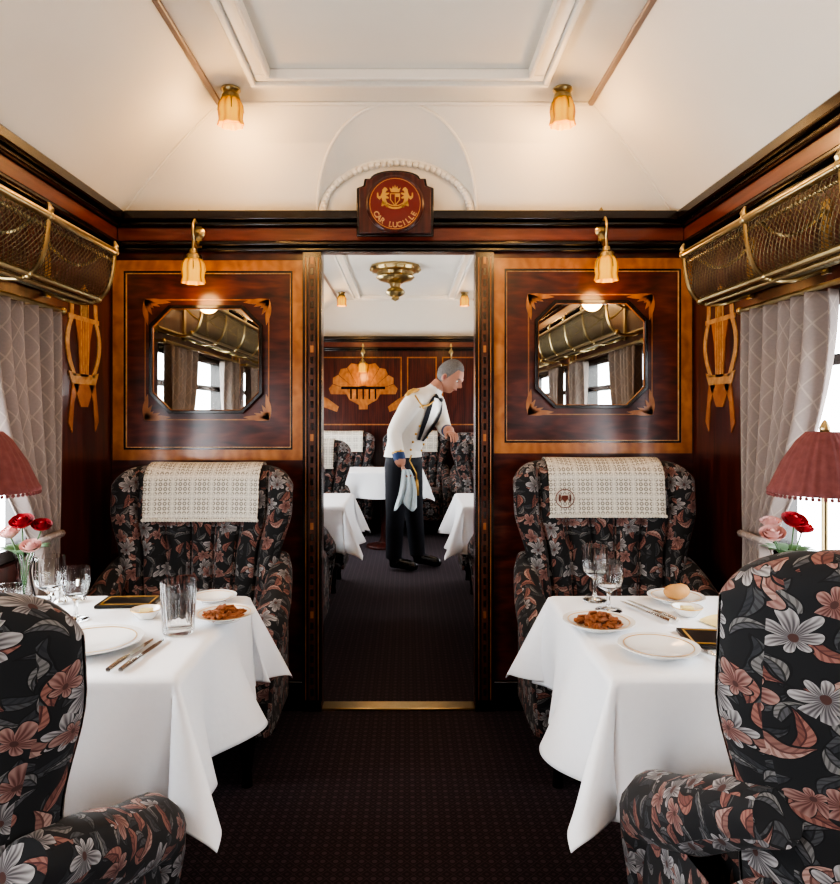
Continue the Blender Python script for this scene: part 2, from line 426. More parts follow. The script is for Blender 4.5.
# partition panelling
def octa(cx,cz,w,h,c):
    return [(cx-w/2+c,cz-h/2),(cx+w/2-c,cz-h/2),(cx+w/2,cz-h/2+c),(cx+w/2,cz+h/2-c),(cx+w/2-c,cz+h/2),(cx-w/2+c,cz+h/2),(cx-w/2,cz+h/2-c),(cx-w/2,cz-h/2+c)]
def rect(x0,x1,z0,z1): return [(x0,z0),(x1,z0),(x1,z1),(x0,z1)]
m=MB()
for x0,x1,z0,z1,cx,cz in ((-1.28,-.452,1.09,1.96,-.873,1.528),(.378,1.24,1.12,1.97,.80,1.551)):
    m.ring(rect(x0,x1,z0,z1),rect(x0+.046,x1-.046,z0+.046,z1-.046),D-.012,D-.001,M_satin)
    m.ring(rect(x0+.046,x1-.046,z0+.046,z1-.046),rect(x0+.054,x1-.054,z0+.054,z1-.054),D-.009,D-.001,M_dark)
    m.ring(rect(x0+.054,x1-.054,z0+.054,z1-.054),rect(x0+.058,x1-.058,z0+.058,z1-.058),D-.006,D-.001,M_inlay)
    for sx in (-1,1):
        for sz in (-1,1):
            px=cx+sx*.272; pz=cz+sz*.264
            def lf(a,l,w,ox=0,oz=0):
                pts=[]
                for k in range(13):
                    t=k/12; pts.append((l*t, w*math.sin(pi*t)*(1-.3*t)))
                for k in range(12,0,-1):
                    t=k/12; pts.append((l*t,-w*math.sin(pi*t)*.5))
                ca,sa=math.cos(a),math.sin(a)
                return [(px+ox-sx*(x*ca-z*sa),pz+oz-sz*(x*sa+z*ca)) for x,z in pts]
            for a,l,w in ((.12,.115,.017),(pi/2-.12,.115,.017),(.45,.075,.013),(pi/2-.45,.075,.013),(pi/4,.055,.015)):
                m.prism(lf(a,l,w),D-.0045,D-.001,M_satin)
    m.ring(rect(cx-.272,cx+.272,cz-.264,cz+.264),rect(cx-.267,cx+.267,cz-.259,cz+.259),D-.003,D-.001,M_satin)
m.build('trim_panels',uv=False)
for cx,cz in ((-.873,1.528),(.80,1.551)):
    g=group('wall_mirror',(cx,D,cz))
    m=MB(); m.ring(octa(0,0,.49,.47,.085),octa(0,0,.462,.442,.078),-.026,-.002,M_dark)
    m.ring(octa(0,0,.462,.442,.078),octa(0,0,.456,.436,.077),-.020,-.002,M_satin); m.build('frame',parent=g,bevel=.004)
    m=MB(); m.prism(octa(0,0,.458,.438,.077),-.014,-.002,M_mirror); m.build('glass',parent=g,angle=.1)

m=MB()
for x0,x1 in ((DX0-.082,DX0-.0),(DX1+.0,DX1+.08)):
    m.box(x0,x1,D-.022,D-.001,0,1.995,M_dark)
    m.box(x0+.012,x0+.016,D-.024,D-.021,.05,1.97,M_satin); m.box(x1-.016,x1-.012,D-.024,D-.021,.05,1.97,M_satin)
    m.box(x0+.026,x1-.026,D-.024,D-.021,.05,1.97,M_dkinlay)
    for k in range(40):
        z=.07+k*.048; m.box(x0+.034,x1-.034,D-.0255,D-.0235,z,z+.03,M_satin if k%8==7 else M_dark)
m.build('door_frame_trim_1',bevel=.001)
boxes('door_threshold',[(DX0+.0,DX1,D-.015,D2,0.0,.012)],M_brass,bevel=.004)
boxes('baseboard_partition',[(XL,DX0-.082,D-.02,D,0,.13),(DX1+.08,XR,D-.02,D,0,.13)],M_dark,bevel=.004)
boxes('baseboard_left',[(XL,XL+.02,YB,D-.02,0,.12),(XL,XL+.02,D2,YF,0,.12)],M_dark,bevel=.004)
boxes('baseboard_right',[(XR-.02,XR,YB,D-.02,0,.12),(XR-.02,XR,D2,YF,0,.12)],M_dark,bevel=.004)

def lyre(m,M):
    def side(s,off):
        pts=[]
        for k in range(17):
            t=k/16; z=-.12+.30*t; x=(.065+.06*math.sin(t*pi*1.15)+ (.05*(t-.75)/.25 if t>.75 else 0)) +off
            pts.append((s*x,z))
        return pts
    for s in (-1,1):
        a=side(s,0.0); b=side(s,.028)
        poly=a+b[::-1]; m.prism(poly,-.004,0,M_inlay,M)
    m.prism([(-.10,-.15),(.10,-.15),(.13,-.10),(.08,-.11),(-.08,-.11),(-.13,-.10)],-.004,0,M_inlay,M)
    m.prism([(-.035,-.12),(.035,-.12),(.05,.02),(.075,.10),(-.075,.10),(-.05,.02)],-.004,0,M_satin,M)
    m.prism([(-.13,.10),(.13,.10),(.13,.118),(-.13,.118)],-.005,0,M_inlay,M)
    for x in (-.03,-.01,.01,.03): m.prism([(x-.003,-.11),(x+.003,-.11),(x+.003,.21),(x-.003,.21)],-.006,0,M_inlay,M)
    m.prism([(-.05,.20),(0,.25),(.05,.20),(.03,.17),(-.03,.17)],-.004,0,M_inlay,M)
    m.prism([(-.09,-.15),(-.03,-.24),(.03,-.24),(.09,-.15)],-.004,0,M_satin,M)
    for s in (-1,1):
        m.prism([(s*x,z) for x,z in [(.04,-.15),(.10,-.15),(.13,-.30),(.10,-.34),(.085,-.22)]],-.004,0,M_satin,M)
m=MB()
for yy in (2.79,.82,3.4,6.6): lyre(m,Matrix.Translation((XL+.001,yy,1.56))@Matrix.Rotation(pi/2,4,'Z'))
for yy in (2.79,.82,3.4,6.6): lyre(m,Matrix.Translation((XR-.001,yy,1.56))@Matrix.Rotation(-pi/2,4,'Z'))
m.build('trim_lyre_marquetry',uv=False)
m=MB(); cx=-.50; y=YF-.001
for k in range(9):
    a=pi*(k+.5)/9; a0=a-.165;a1=a+.165; r=.37
    m.prism([(cx+.12*math.cos(a0),1.50+.10*math.sin(a0)),(cx+r*math.cos(a0),1.50+r*.95*math.sin(a0)),(cx+(r+.03)*math.cos(a),1.50+(r+.03)*.95*math.sin(a)),(cx+r*math.cos(a1),1.50+r*.95*math.sin(a1)),(cx+.12*math.cos(a1),1.50+.10*math.sin(a1))],y-.006,y,M_satin)
m.prism([(cx-.22,1.56),(cx+.22,1.56),(cx+.16,1.44),(cx+.05,1.38),(cx+.05,1.33),(cx-.05,1.33),(cx-.05,1.38),(cx-.16,1.44)],y-.008,y,M_satin)
m.prism([(cx-.25,1.56),(cx+.25,1.56),(cx+.25,1.59),(cx-.25,1.59)],y-.009,y,M_dark)
for k in range(-2,3): m.box(cx+k*.07-.008,cx+k*.07+.008,y-.012,y,1.45,1.57,M_dark)
for s in (-1,1): m.prism([(cx+s*.30,1.30),(cx+s*.46,1.36),(cx+s*.50,1.50),(cx+s*.40,1.45),(cx+s*.28,1.36)],y-.006,y,M_satin)
for x0,x1 in ((-1.10,-.06),(.0,.34),(.40,1.1)):
    m.ring(rect(x0,x1,1.15,1.93),rect(x0+.014,x1-.014,1.164,1.916),y-.01,y,M_satin)
m.build('trim_fan_marquetry',uv=False)

# windows
wi=1
for side in (-1,1):
    xa=XL-.10 if side<0 else XR+.02
    for a,b in wins:
        x0,x1=xa,xa+.08
        g=group('window_%d'%wi); wi+=1
        m=MB(); w=.045
        m.box(x0,x1,a,a+w,ZS,ZT,M_dark); m.box(x0,x1,b-w,b,ZS,ZT,M_dark); m.box(x0,x1,a+w,b-w,ZS,ZS+w,M_dark); m.box(x0,x1,a+w,b-w,ZT-w,ZT,M_dark)
        m.box(x0+.01,x1-.01,a+w,b-w,1.44,1.475,M_dark)
        m.box(x0+.01,x1-.01,(a+b)/2-.014,(a+b)/2+.014,1.475,ZT-w,M_dark)
        m.build('frame',parent=g,bevel=.005)
        m=MB(); xc=(x0+x1)/2; m.box(xc-.002,xc+.002,a+w,b-w,ZS+w,ZT-w,M_pane); m.build('pane',parent=g,uv=False)
        L=bpy.data.lights.new('sky_portal','AREA'); L.shape='RECTANGLE'; L.size=b-a; L.size_y=ZT-ZS; L.cycles.is_portal=True
        o=bpy.data.objects.new('sky_portal',L); scene.collection.objects.link(o); o.parent=g
        o.location=((XL-.12) if side<0 else XR+.12,(a+b)/2,(ZS+ZT)/2)
        d=Vector((-side,0,0)); o.rotation_euler=d.to_track_quat('-Z','Y').to_euler()

# curtains
def curtain(side,yt,ye,nf=6):
    xw=XL+.05 if side<0 else XR-.05
    zt,zb=1.650,.66
    def fn(u,v):
        z=zt+(zb-zt)*v
        zti=.86
        if z>zti:
            s=(zt-z)/(zt-zti); k=1-.74*(s**1.8)
        else:
            s=(zti-z)/(zti-zb); k=.26+.12*s
        w=(ye-yt)*k
        uu=u+.018*math.sin(u*2*pi*2.3+1)
        y=yt+w*uu
        amp=.036*(.45+.55*k)*(.8+.2*math.sin(u*9))
        x=xw-side*(amp*math.sin(uu*2*pi*nf+1.0*math.sin(v*2.2+u*3)))
        x=min(XR-.008,max(XL+.008,x))
        return (x,y,z)
    m=MB(); m.grid(fn,120,40,M_curt)
    o=m.build('curtain',angle=3,uv=False,solid=.004)
    me=o.data; l=me.uv_layers.new(name='UVMap')
    for lp in me.loops:
        i=lp.vertex_index; u=(i%121)/120; v=(i//121)/40
        l.data[lp.index].uv=(u*.95,v*1.03)
    m=MB(); z=.86; w=(ye-yt)*.26
    pts=[(xw-side*.04*math.cos(t/12*2*pi),yt+w/2+ (abs(w)/2+.015)*math.sin(t/12*2*pi),z+.02*math.cos(t/12*2*pi)) for t in range(13)]
    m.tube(pts,.012,M_curt); t=m.build('tie_band',uv=True); t.parent=o
for sd in (-1,1):
    curtain(sd,2.47,1.98); curtain(sd,1.02,1.34,4)
    curtain(sd,.62,.25,4); curtain(sd,-1.0,-.65,4)
    curtain(sd,4.80,4.45,4); curtain(sd,3.70,4.0,4); curtain(sd,6.45,6.1,4)
for sd in (-1,1):
    m=MB(); x=(XL+.05) if sd<0 else (XR-.05)
    for a,b in ((1.0,2.52),(-1.05,.68)):
        m.tube([(x,a,1.664),(x,b,1.664)],.009,M_brass); m.sphere((x,a,1.664),.014,M_brass); m.sphere((x,b,1.664),.014,M_brass)
        for y in (a+.01,b-.01): m.box(min(x,x+sd*.05),max(x,x+sd*.05),y-.006,y+.006,1.657,1.671,M_brass)
    m.build('curtain_rod',uv=False)

# luggage racks
def rack(side,ya,yb):
    xw=XL if side<0 else XR
    out=.245
    P=[(0,1.735),(.10,1.700),(.17,1.700),(.215,1.735),(.237,1.80),(out,1.868)]
    pts=[]
    for i in range(len(P)-1):
        p0=P[max(i-1,0)];p1=P[i];p2=P[i+1];p3=P[min(i+2,len(P)-1)]
        for k in range(6):
            t=k/6
            pts.append(tuple(.5*((2*p1[j])+(-p0[j]+p2[j])*t+(2*p0[j]-5*p1[j]+4*p2[j]-p3[j])*t*t+(-p0[j]+3*p1[j]-3*p2[j]+p3[j])*t**3) for j in (0,1)))
    pts.append(P[-1])
    L=[0]
    for a,b in zip(pts,pts[1:]): L.append(L[-1]+math.dist(a,b))
    def at(s):
        for i in range(len(L)-1):
            if s<=L[i+1]+1e-9:
                t=(s-L[i])/(L[i+1]-L[i]); return (pts[i][0]*(1-t)+pts[i+1][0]*t, pts[i][1]*(1-t)+pts[i+1][1]*t)
        return pts[-1]
    cs=.0105; NJ=int(L[-1]/cs); NI=int((yb-ya)/cs)
    g=group('luggage_rack')
    idx={};vs=[];fs=[]
    def vid(i,j):
        if (i,j) not in idx:
            d,z=at(L[-1]*j/NJ); idx[(i,j)]=len(vs); vs.append((xw-side*d,ya+(yb-ya)*i/NI,z))
        return idx[(i,j)]
    for i in range(1,NI):
        for j in range(1,NJ):
            if (i+j)%2: fs.append((vid(i-1,j),vid(i,j-1),vid(i+1,j),vid(i,j+1)))
    m=MB(); m.add(vs,fs,M_brassd); m.build('netting',parent=g,uv=False,wire=.0034)
    m=MB()
    X=lambda d: xw-side*d
    m.tube([(X(out),ya,1.872),(X(out),yb,1.872)],.013,M_brass,10)
    m.tube([(X(out-.012),ya,1.845),(X(out-.012),yb,1.845)],.006,M_brass,8)
    m.tube([(X(.185),ya,1.705),(X(.185),yb,1.705)],.010,M_brass,8)
    m.tube([(X(.165),ya,1.690),(X(.165),yb,1.690)],.007,M_brass,8)
    m.tube([(X(.012),ya,1.735),(X(.012),yb,1.735)],.010,M_brass,8)
    ys=[yb-.0]; y=yb-.46
    while y>ya+.2: ys.append(y); y-=.46
    ys.append(ya)
    for y in ys:
        pp=[(X(a),y,b-.006) for a,b in pts]; m.tube(pp,.008,M_brass,8)
        m.tube([(X(out),y,1.872),(X(out+.006),y,1.892),(X(out),y,1.91)],[.009,.011,.004],M_brass,8)
        m.sphere((X(out),y,1.872),.017,M_brass,10,8)
        m.sphere((X(.185),y,1.703),.015,M_brass,10,8)
        sc=[(X(.01+.20*t/10),y,1.90-.06*math.sin(t/10*pi)-.03*t/10) for t in range(11)]; m.tube(sc,.006,M_brass,6)
        m.box(min(X(0.0),X(.008)),max(X(0),X(.008)),y-.02,y+.02,1.71,1.93,M_brass)
    m.build('rails_and_brackets',parent=g,uv=False)
rack(-1,.75,2.50); rack(1,.75,2.54)
for sd in (-1,1): rack(sd,-1.3,.55)

# crest plaque
g=group('crest_plaque',(-.05,D-.088,2.172))
RX=Matrix.Rotation(pi/2,4,'X')
m=MB()
def plq(s):
    a=[(-.163,-.13),(.163,-.13),(.163,.075),(.135,.085),(.130,.115)]
    a+=[(.105*math.cos(t)+.0,.115+.035*math.sin(t)) for t in [pi*k/12 for k in range(13)]]
    a+=[(-.130,.115),(-.135,.085),(-.163,.075)]
    return [(x*s,z*s) for x,z in a]
m.prism(plq(1.0),-.012,0,M_dark); m.prism(plq(.93),-.026,-.010,M_mah)
m.build('board',parent=g,bevel=.004)
m=MB()
T0=Matrix.Translation((0,-.024,0))@RX
m.lathe([(0,.0),(.122,.0),(.122,.012),(.114,.018),(.106,.014)],M_mah,seg=40,M=T0)
m.lathe([(.110,.010),(.110,.016),(0,.016)],M_redpl,seg=40,M=T0)
m.lathe([(.1065,.0155),(.1065,.0172),(.1045,.0172),(.1045,.0155)],M_gold,seg=40,M=T0)
y0,y1=-.042,-.039
Z=.016
def sc(poly,k=.88): return [(x*k,z*k+Z) for x,z in poly]
m.prism(sc([(-.024,.03),(.024,.03),(.024,-.0),(0,-.032),(-.024,-.0)]),y0,y1,M_gold)
m.prism(sc([(-.019,.025),(-.001,.025),(-.001,-.024),(-.019,-.0)]),y0-.002,y1,M_redpl)
m.prism(sc([(.003,.012),(.018,.012),(.018,-.002),(.003,-.02)]),y0-.002,y1,M_redpl)
m.prism(sc([(-.02,.036),(.02,.036),(.027,.058),(.014,.050),(.010,.066),(.004,.052),(0,.072),(-.004,.052),(-.010,.066),(-.014,.050),(-.027,.058)]),y0,y1,M_gold)
lion=[(.032,-.035),(.042,-.035),(.045,-.012),(.056,-.030),(.066,-.030),(.060,-.006),(.064,.010),(.074,.0),(.086,.012),(.086,.032),(.080,.034),(.078,.016),(.070,.016),(.062,.034),(.060,.048),(.050,.060),(.040,.056),(.034,.046),(.042,.042),(.046,.032),(.028,.034),(.028,.028),(.044,.020),(.030,.012),(.030,.006),(.044,.006),(.038,-.014)]
for s in (-1,1): m.prism(sc([(s*x,z) for x,z in (lion if s>0 else lion[::-1])]),y0,y1,M_gold)
def arcband(r0,r1,a0,a1,zc):
    n=16; return [(r1*math.sin(a0+(a1-a0)*k/n),zc-r1*math.cos(a0+(a1-a0)*k/n)) for k in range(n+1)]+[(r0*math.sin(a1-(a1-a0)*k/n),zc-r0*math.cos(a1-(a1-a0)*k/n)) for k in range(n+1)]
m.prism(arcband(.060,.068,-.95,.95,.045),y0,y1,M_gold)
m.prism(arcband(.052,.056,-.7,.7,.045),y0,y1,M_gold)
txt="CAR LUCILLE"
for i,ch in enumerate(txt):
    if ch==' ': continue
    cu=bpy.data.curves.new('t','FONT'); cu.body=ch; cu.size=.031; cu.extrude=.001; cu.offset=.0008; cu.align_x='CENTER'
    o=bpy.data.objects.new('t',cu); scene.collection.objects.link(o)
    me=bpy.data.meshes.new_from_object(o.evaluated_get(bpy.context.evaluated_depsgraph_get()))
    a=(i-(len(txt)-1)/2)*.215
    Mx=Matrix.Translation((.099*math.sin(a),-.041,-.099*math.cos(a)))@Matrix.Rotation(-a,4,'Y')@RX
    m.add([v.co for v in me.vertices],[list(p.vertices) for p in me.polygons],M_inlay,Mx)
    bpy.data.objects.remove(o)
m.build('medallion',parent=g,uv=False)

# light fittings
def point(parent,loc,e,r=.035,col=(1,.57,.23)):
    L=bpy.data.lights.new('bulb','POINT'); L.energy=e; L.color=col; L.shadow_soft_size=r
    o=bpy.data.objects.new('bulb',L); scene.collection.objects.link(o); o.location=loc; o.parent=parent
TUL=[(.012,0),(.028,-.008),(.040,-.03),(.043,-.055),(.040,-.080),(.045,-.10),(.043,-.102),(.036,-.08),(.0,-.078)]
def tulip(m,c,s=1):
    m.lathe([(r*s,z*s) for r,z in TUL],M_bulb,c,seg=64,flute=.07,nfl=8)
    m.lathe([(0,.03*s),(.014*s,.028*s),(.018*s,.012*s),(.030*s,.004*s),(.034*s,-.012*s),(.028*s,-.014*s)],M_brass,c,seg=24)
    for k in range(4):
        a=k*pi/2+.3; m.tube([(c[0]+r*s*1.04*math.cos(a),c[1]+r*s*1.04*math.sin(a),c[2]+z*s) for r,z in TUL[1:4]],.0022*s,M_brass,6)
def ceil_lamp(x,y,e=5.5):
    g=group('ceiling_lamp',(x,y,ZC-.002)); m=MB()
    m.lathe([(0,0),(.036,0),(.038,-.008),(.030,-.018),(.016,-.024)],M_brass,seg=28)
    tulip(m,(0,0,-.030),1.10); m.build('fitting',parent=g,uv=False); point(g,(0,0,-.19),e)
for x,y in ((-.68,2.70),(.60,2.70)): ceil_lamp(x,y)
for y in (1.2,-.5,-1.9):
    for x in (-.68,.60): ceil_lamp(x,y)
for y in (7.3,5.2,3.9):
    for x in (-.68,.60): ceil_lamp(x,y,3.5)
def sconce(x,yw,z,e=1.8,s=1):
    g=group('wall_sconce',(x,yw,z)); m=MB()
    m.lathe([(0,0),(.026,0),(.026,.006),(.016,.012),(0,.014)],M_brass,seg=24,M=Matrix.Translation((0,0,-.02))@RX)
    m.box(-.012,.012,-.008,0,-.085,.05,M_brass)
    m.prism([(-.014,.045),(.014,.045),(.008,.07),(0,.082),(-.008,.07)],-.008,0,M_brass)
    pts=[(0,-.01,-.06),(0,-.04,-.085),(0,-.075,-.075),(0,-.09,-.04),(0,-.085,-.0),(0,-.065,.02),(0,-.04,.015)]
    m.tube(pts,[.006,.008,.008,.007,.006,.006,.004],M_brass,8)
    m.tube([(0,-.078,-.07),(0,-.085,-.10),(0,-.085,-.13)],.007,M_brass,8)
    tulip(m,(0,-.085,-.138),1.10); m.build('fitting',parent=g,uv=False); point(g,(0,-.085,-.30),e,.05)
sconce(-.895,D-.04,2.09); sconce(.835,D-.04,2.10)
sconce(-.50,YF-.04,2.0,1.4); sconce(.5,YF-.04,2.0,1.4)
g=group('brass_pendant_lamp',(-.10,6.0,ZC-.002)); m=MB()
m.lathe([(0,0),(.21,0),(.215,-.02),(.20,-.045),(.16,-.055),(.15,-.08),(.165,-.095),(.14,-.12),(.09,-.13),(.05,-.15),(.04,-.18),(.07,-.20),(.085,-.225),(.06,-.25),(.03,-.262),(.035,-.28),(.0,-.30)],M_brass,seg=48,flute=.015,nfl=16)
for k in range(16):
    a=2*pi*k/16; m.sphere((.205*math.cos(a),.205*math.sin(a),-.03),.016,M_brass,8,6)
m.build('body',parent=g,uv=False)

# ------------------------------------------------------------------ armchair
def smooth(xs,x):
    for (a,va),(b,vb) in zip(xs,xs[1:]):
        if x<=b:
            t=max(0,min(1,(x-a)/(b-a))); t=t*t*(3-2*t); return va+(vb-va)*t
    return xs[-1][1]
def chair(loc,rz,H=1.09,mac=True,crest=False,lift=0.0):
    g=group('dining_armchair',loc,rz)
    Wf=[(.25,.300),(.50,.300),(.70,.318),(.92,.366),(1.2,.370)]
    def hh(u): return .050*math.sqrt(max(0,1-abs(u)**7))+.003
    def ztop(u): return H-.012-.085*abs(u)**8+.014*abs(u)**2
    def yc(u,z): return -.10-.10*abs(u)**2.6+(z-.45)*.13
    z0=.26
    def surf(u,w,off=0.0):
        h=hh(u)+off; zt=ztop(u)-hh(u)
        if w<.42: z=z0+(zt-z0)*(w/.42); y=-h; dz=0
        elif w<.58:
            a=pi*(w-.42)/.16; z=zt; y=-h*math.cos(a); dz=h*math.sin(a)
        else: z=zt+(z0-zt)*((w-.58)/.42); y=h; dz=0
        k=abs(math.sin(pi*(u*3.5+.5)))
        fade=1 if w<.42 else max(0,1-(w-.42)/.1)
        cb=-.042*(k**.55)*fade*(1-abs(u)**8)
        if off: cb=-.043*fade*(1-abs(u)**8)
        zz=z+dz
        return (u*smooth(Wf,zz),yc(u,zz)+y+cb,zz)
    m=MB()
    def fn(a,b):
        u=-1+2*a; u=math.sin(u*pi/2)*.35+u*.65
        return surf(u,b)
    m.grid(fn,140,64,M_floral)
    def rbox(cx,cy,cz,rx,ry,rz_,e=5):
        def f(a,b):
            th=-pi+2*pi*a; ph=-pi/2+pi*b
            sg=lambda v,p: math.copysign(abs(v)**p,v)
            q=2/e
            return (cx+rx*sg(math.cos(ph),q)*sg(math.cos(th),q),cy+ry*sg(math.cos(ph),q)*sg(math.sin(th),q),cz+rz_*sg(math.sin(ph),q))
        m.grid(f,40,20,M_floral)
    rbox(0,-.34,.42,.27,.245,.065); rbox(0,-.31,.27,.30,.265,.115,7)
    q_=lift
    for s in (-1,1):
        path=[(.310,-.08,.70,.036),(.320,-.15,.672,.046),(.326,-.23,.632,.054),(.330,-.31,.585,.059),(.332,-.39,.550,.062),(.332,-.455,.525,.063),(.330,-.505,.490,.060),(.326,-.53,.435,.054),(.320,-.535,.37,.047),(.316,-.53,.28,.042),(.314,-.525,.20,.038)]
        m.tube([(s*x,y,z+q_*(z-.2)*2) for x,y,z,r in path],[p[3] for p in path],M_floral,18)
        def sp(a,b,s=s):
            t=2*pi*a
            sg=lambda v,p: math.copysign(abs(v)**p,v)
            return (s*(.320+.033*sg(math.cos(t),.5)),-.32+.21*sg(math.sin(t),.3),.17+((.54+q_*.7 + .08*math.sin(t))-.17)*b)
        m.grid(sp,32,6,M_floral)
    m.build('upholstery',parent=g,angle=1.3)
    m=MB()
    for sx in (-1,1):
        for yy in (-.52,-.10):
            m.lathe([(.0,.19),(.028,.19),(.026,.12),(.016,.05),(.02,.0),(0,0)],M_dark,(sx*.27,yy,0),12)
    m.build('legs',parent=g)
    if mac:
        m=MB()
        def fm(a,b):
            u=-.62+1.26*a
            w=.335+ .32*b
            return surf(u,w,.010)
        m.grid(fm,40,44,M_lace); o=m.build('antimacassar',parent=g,angle=3,solid=.003)
        m=MB()
        for k in range(42):
            u=-.62+1.26*k/41; x,y,z=surf(u,.335,.012); m.sphere((x,y,z-.004),.0075,M_lace,6,4)
        m.build('antimacassar_fringe',parent=g,uv=False)
        if crest:
            m=MB(); cxx=-.165; cz=H-.155; y=surf(-.45,.36,.014)[1]-.004
            circ=lambda r:[(cxx+r*math.cos(t*pi/12),cz+r*math.sin(t*pi/12)) for t in range(24)]
            m.ring(circ(.038),circ(.035),y-.002,y+.001,M_red)
            m.prism([(cxx-.012,cz+.012),(cxx+.012,cz+.012),(cxx+.012,cz),(cxx,cz-.016),(cxx-.012,cz)],y-.002,y+.001,M_red)
            for s in (-1,1): m.prism([(cxx+s*.018,cz-.015),(cxx+s*.024,cz-.01),(cxx+s*.023,cz+.015),(cxx+s*.018,cz+.018)],y-.002,y+.001,M_red)
            m.build('embroidered_crest',parent=g,uv=False)
    return g
chair((-.826,2.955,0),0); chair((.795,2.955,0),0,H=1.11,crest=True)
chair((-.816,.84,0),pi,H=1.075,mac=False); chair((.803,.85,0),pi,H=1.13,mac=False,lift=.06)
chair((.74,5.52,0),0); chair((.74,3.55,0),pi,mac=False)
chair((-.80,5.55,0),0); chair((-.80,3.55,0),pi,mac=False)
chair((-.72,7.85,0),0); chair((.10,7.85,0),0); chair((.83,7.6,0),0,mac=False)

# ------------------------------------------------------------------ tables
def table(cx,cy,a,b,L=.285,xmin=-9,xmax=9,ph=0,top=.745):
    m=MB(); m.box(-a,a,-b,b,top-.03,top-.004,M_mah)
    m.lathe([(.0,.0),(.17,.0),(.17,.02),(.05,.05),(.032,.10),(.030,.45),(.045,.60),(.09,top-.03)],M_mah,seg=20)
    m.build('dining_table',loc=(cx,cy,0),bevel=.003)
    n=150
    def fn(u,v):
        s=(-1+2*u)*(a+L); t=(-1+2*v)*(b+L)
        dx=max(abs(s)-a,0)*(1 if s>0 else -1); dy=max(abs(t)-b,0)*(1 if t>0 else -1)
        d=math.hypot(dx,dy)
        x=max(-a,min(a,s)); y=max(-b,min(b,t)); z=top+.0012*math.sin(s*11+ph)*math.sin(t*9)
        if d>0:
            ex,ey=dx/d,dy/d; c=2*abs(ex*ey)
            if d>L: d=L+(d-L)*.62   # softly rounded corners
            q=s*abs(ey)+t*abs(ex)
            rip=math.sin(13*q+ph)*.55+math.sin(25*q+ph*2.1)*.35
            out=min(d,.012)+d*(.16+.30*c**2-.15*math.exp(-((c-.55)/.22)**2))+d*.28*rip*(1-c)*(.3+d/L*.7)
            drop=d*(.96-.14*c)
            if d<.02: drop=d*.6
            x+=ex*out; y+=ey*out; z-=drop
            x+= (1-c)*abs(ey)*.034*math.sin(19*q+ph)*d/L
            y+= (1-c)*abs(ex)*.034*math.sin(19*q+ph)*d/L
        X=cx+x
        X=max(xmin,min(xmax,X))
        return (X-cx,y,z)
    m=MB(); m.grid(fn,n,n,M_cloth); m.build('tablecloth',loc=(cx,cy,0),angle=3,solid=.0025)
XT=XR-.03; XTL=XL+.03
table(-.865,1.79,.375,.32,xmin=XTL+.004,ph=.6); table(.825,1.79,.385,.32,xmax=XT-.004,ph=2.2)
table(-.80,4.45,.42,.33,xmin=XTL+.004,ph=1); table(.76,4.45,.42,.33,xmax=XT-.004,ph=3)
table(-.22,6.75,.36,.30,ph=1.7,L=.25)

ZTB=.7485
def put(name,m,x,y,z=ZTB,rz=0,**k): return m.build(name,loc=(x,y,z),rot=(0,0,rz),**k)
PL=[(0,.004),(.045,.004),(.055,.006),(.075,.014),(.10,.019),(.10,.021),(.074,.017),(.054,.009),(0,.0075)]
def plate(x,y,r,name='dinner_plate',food=False,rim=True,zt=ZTB):
    g=group(name,(x,y,zt))
    m=MB(); s=r/.10
    m.lathe([(0,0),(.052*s,0)]+[(a*s,b) for a,b in PL[1:]],M_porc,seg=48)
    m.lathe([(.086*s,.0190),(.084*s,.0187),(.084*s,.0196),(.086*s,.0199)],M_gold,seg=48)
    m.build('china',parent=g)
    if food==True:
        m=MB()
        for k in range(110):
            a=random.random()*2*pi; rr=random.random()**.6*.062*s; h=(.062*s-rr)*.55*random.random()
            sz=random.uniform(.006,.013)
            Mx=Matrix.Translation((rr*math.cos(a),rr*math.sin(a),.014+h))@Matrix.Rotation(random.random()*3,4,'Z')@Matrix.Rotation(random.random()*2,4,'X')
            m.box(-sz,sz,-sz*.45,sz*.45,-sz*.35,sz*.35,M_food,Mx)
        m.build('canapes',parent=g,bevel=.002)
    elif food=='roll':
        m=MB(); m.sphere((0,0,.03),(.036,.026,.022),M_bread,16,10); m.sphere((.015,.004,.033),(.026,.024,.020),M_bread,16,10); m.build('bread_roll',parent=g)
def tumbler(x,y,r=.04,h=.12):
    m=MB(); t=.003
    m.lathe([(0,0),(r*.82,0),(r*.86,.004),(r*.93,h*.5),(r*.96,h*.52),(r,h),(r-t,h),(r*.82-t,.016),(0,.014)],M_glass,seg=72,flute=.022,nfl=18); put('crystal_tumbler',m,x,y)
def goblet(x,y,h=.15,r=.036):
    m=MB(); m.lathe([(0,0),(r*.92,0),(r*.9,.003),(.008,.010),(.005,.02),(.005,h*.36),(.010,h*.40),(r*.85,h*.52),(r,h*.70),(r*.95,h),(r*.95-.0022,h),(r-.003,h*.70),(r*.80,h*.53),(0,h*.44)],M_glass,seg=64,flute=.015,nfl=16); put('wine_glass',m,x,y)
def knife(x,y,rz):
    m=MB(); m.tube([(0,-.11,.006),(0,-.06,.007),(0,-.02,.006)],[.0055,.0065,.004],M_chrome,8)
    vs=[(-.006,-.02,.004),(.006,-.02,.004),(.009,.04,.004),(.007,.085,.004),(.0,.10,.004),(-.005,.06,.004)]
    m.add(vs+[(a,b,.0065) for a,b,c in vs],[(5,4,3,2,1,0),(6,7,8,9,10,11)]+[(i,(i+1)%6,(i+1)%6+6,i+6) for i in range(6)],M_chrome); put('table_knife',m,x,y,rz=rz)
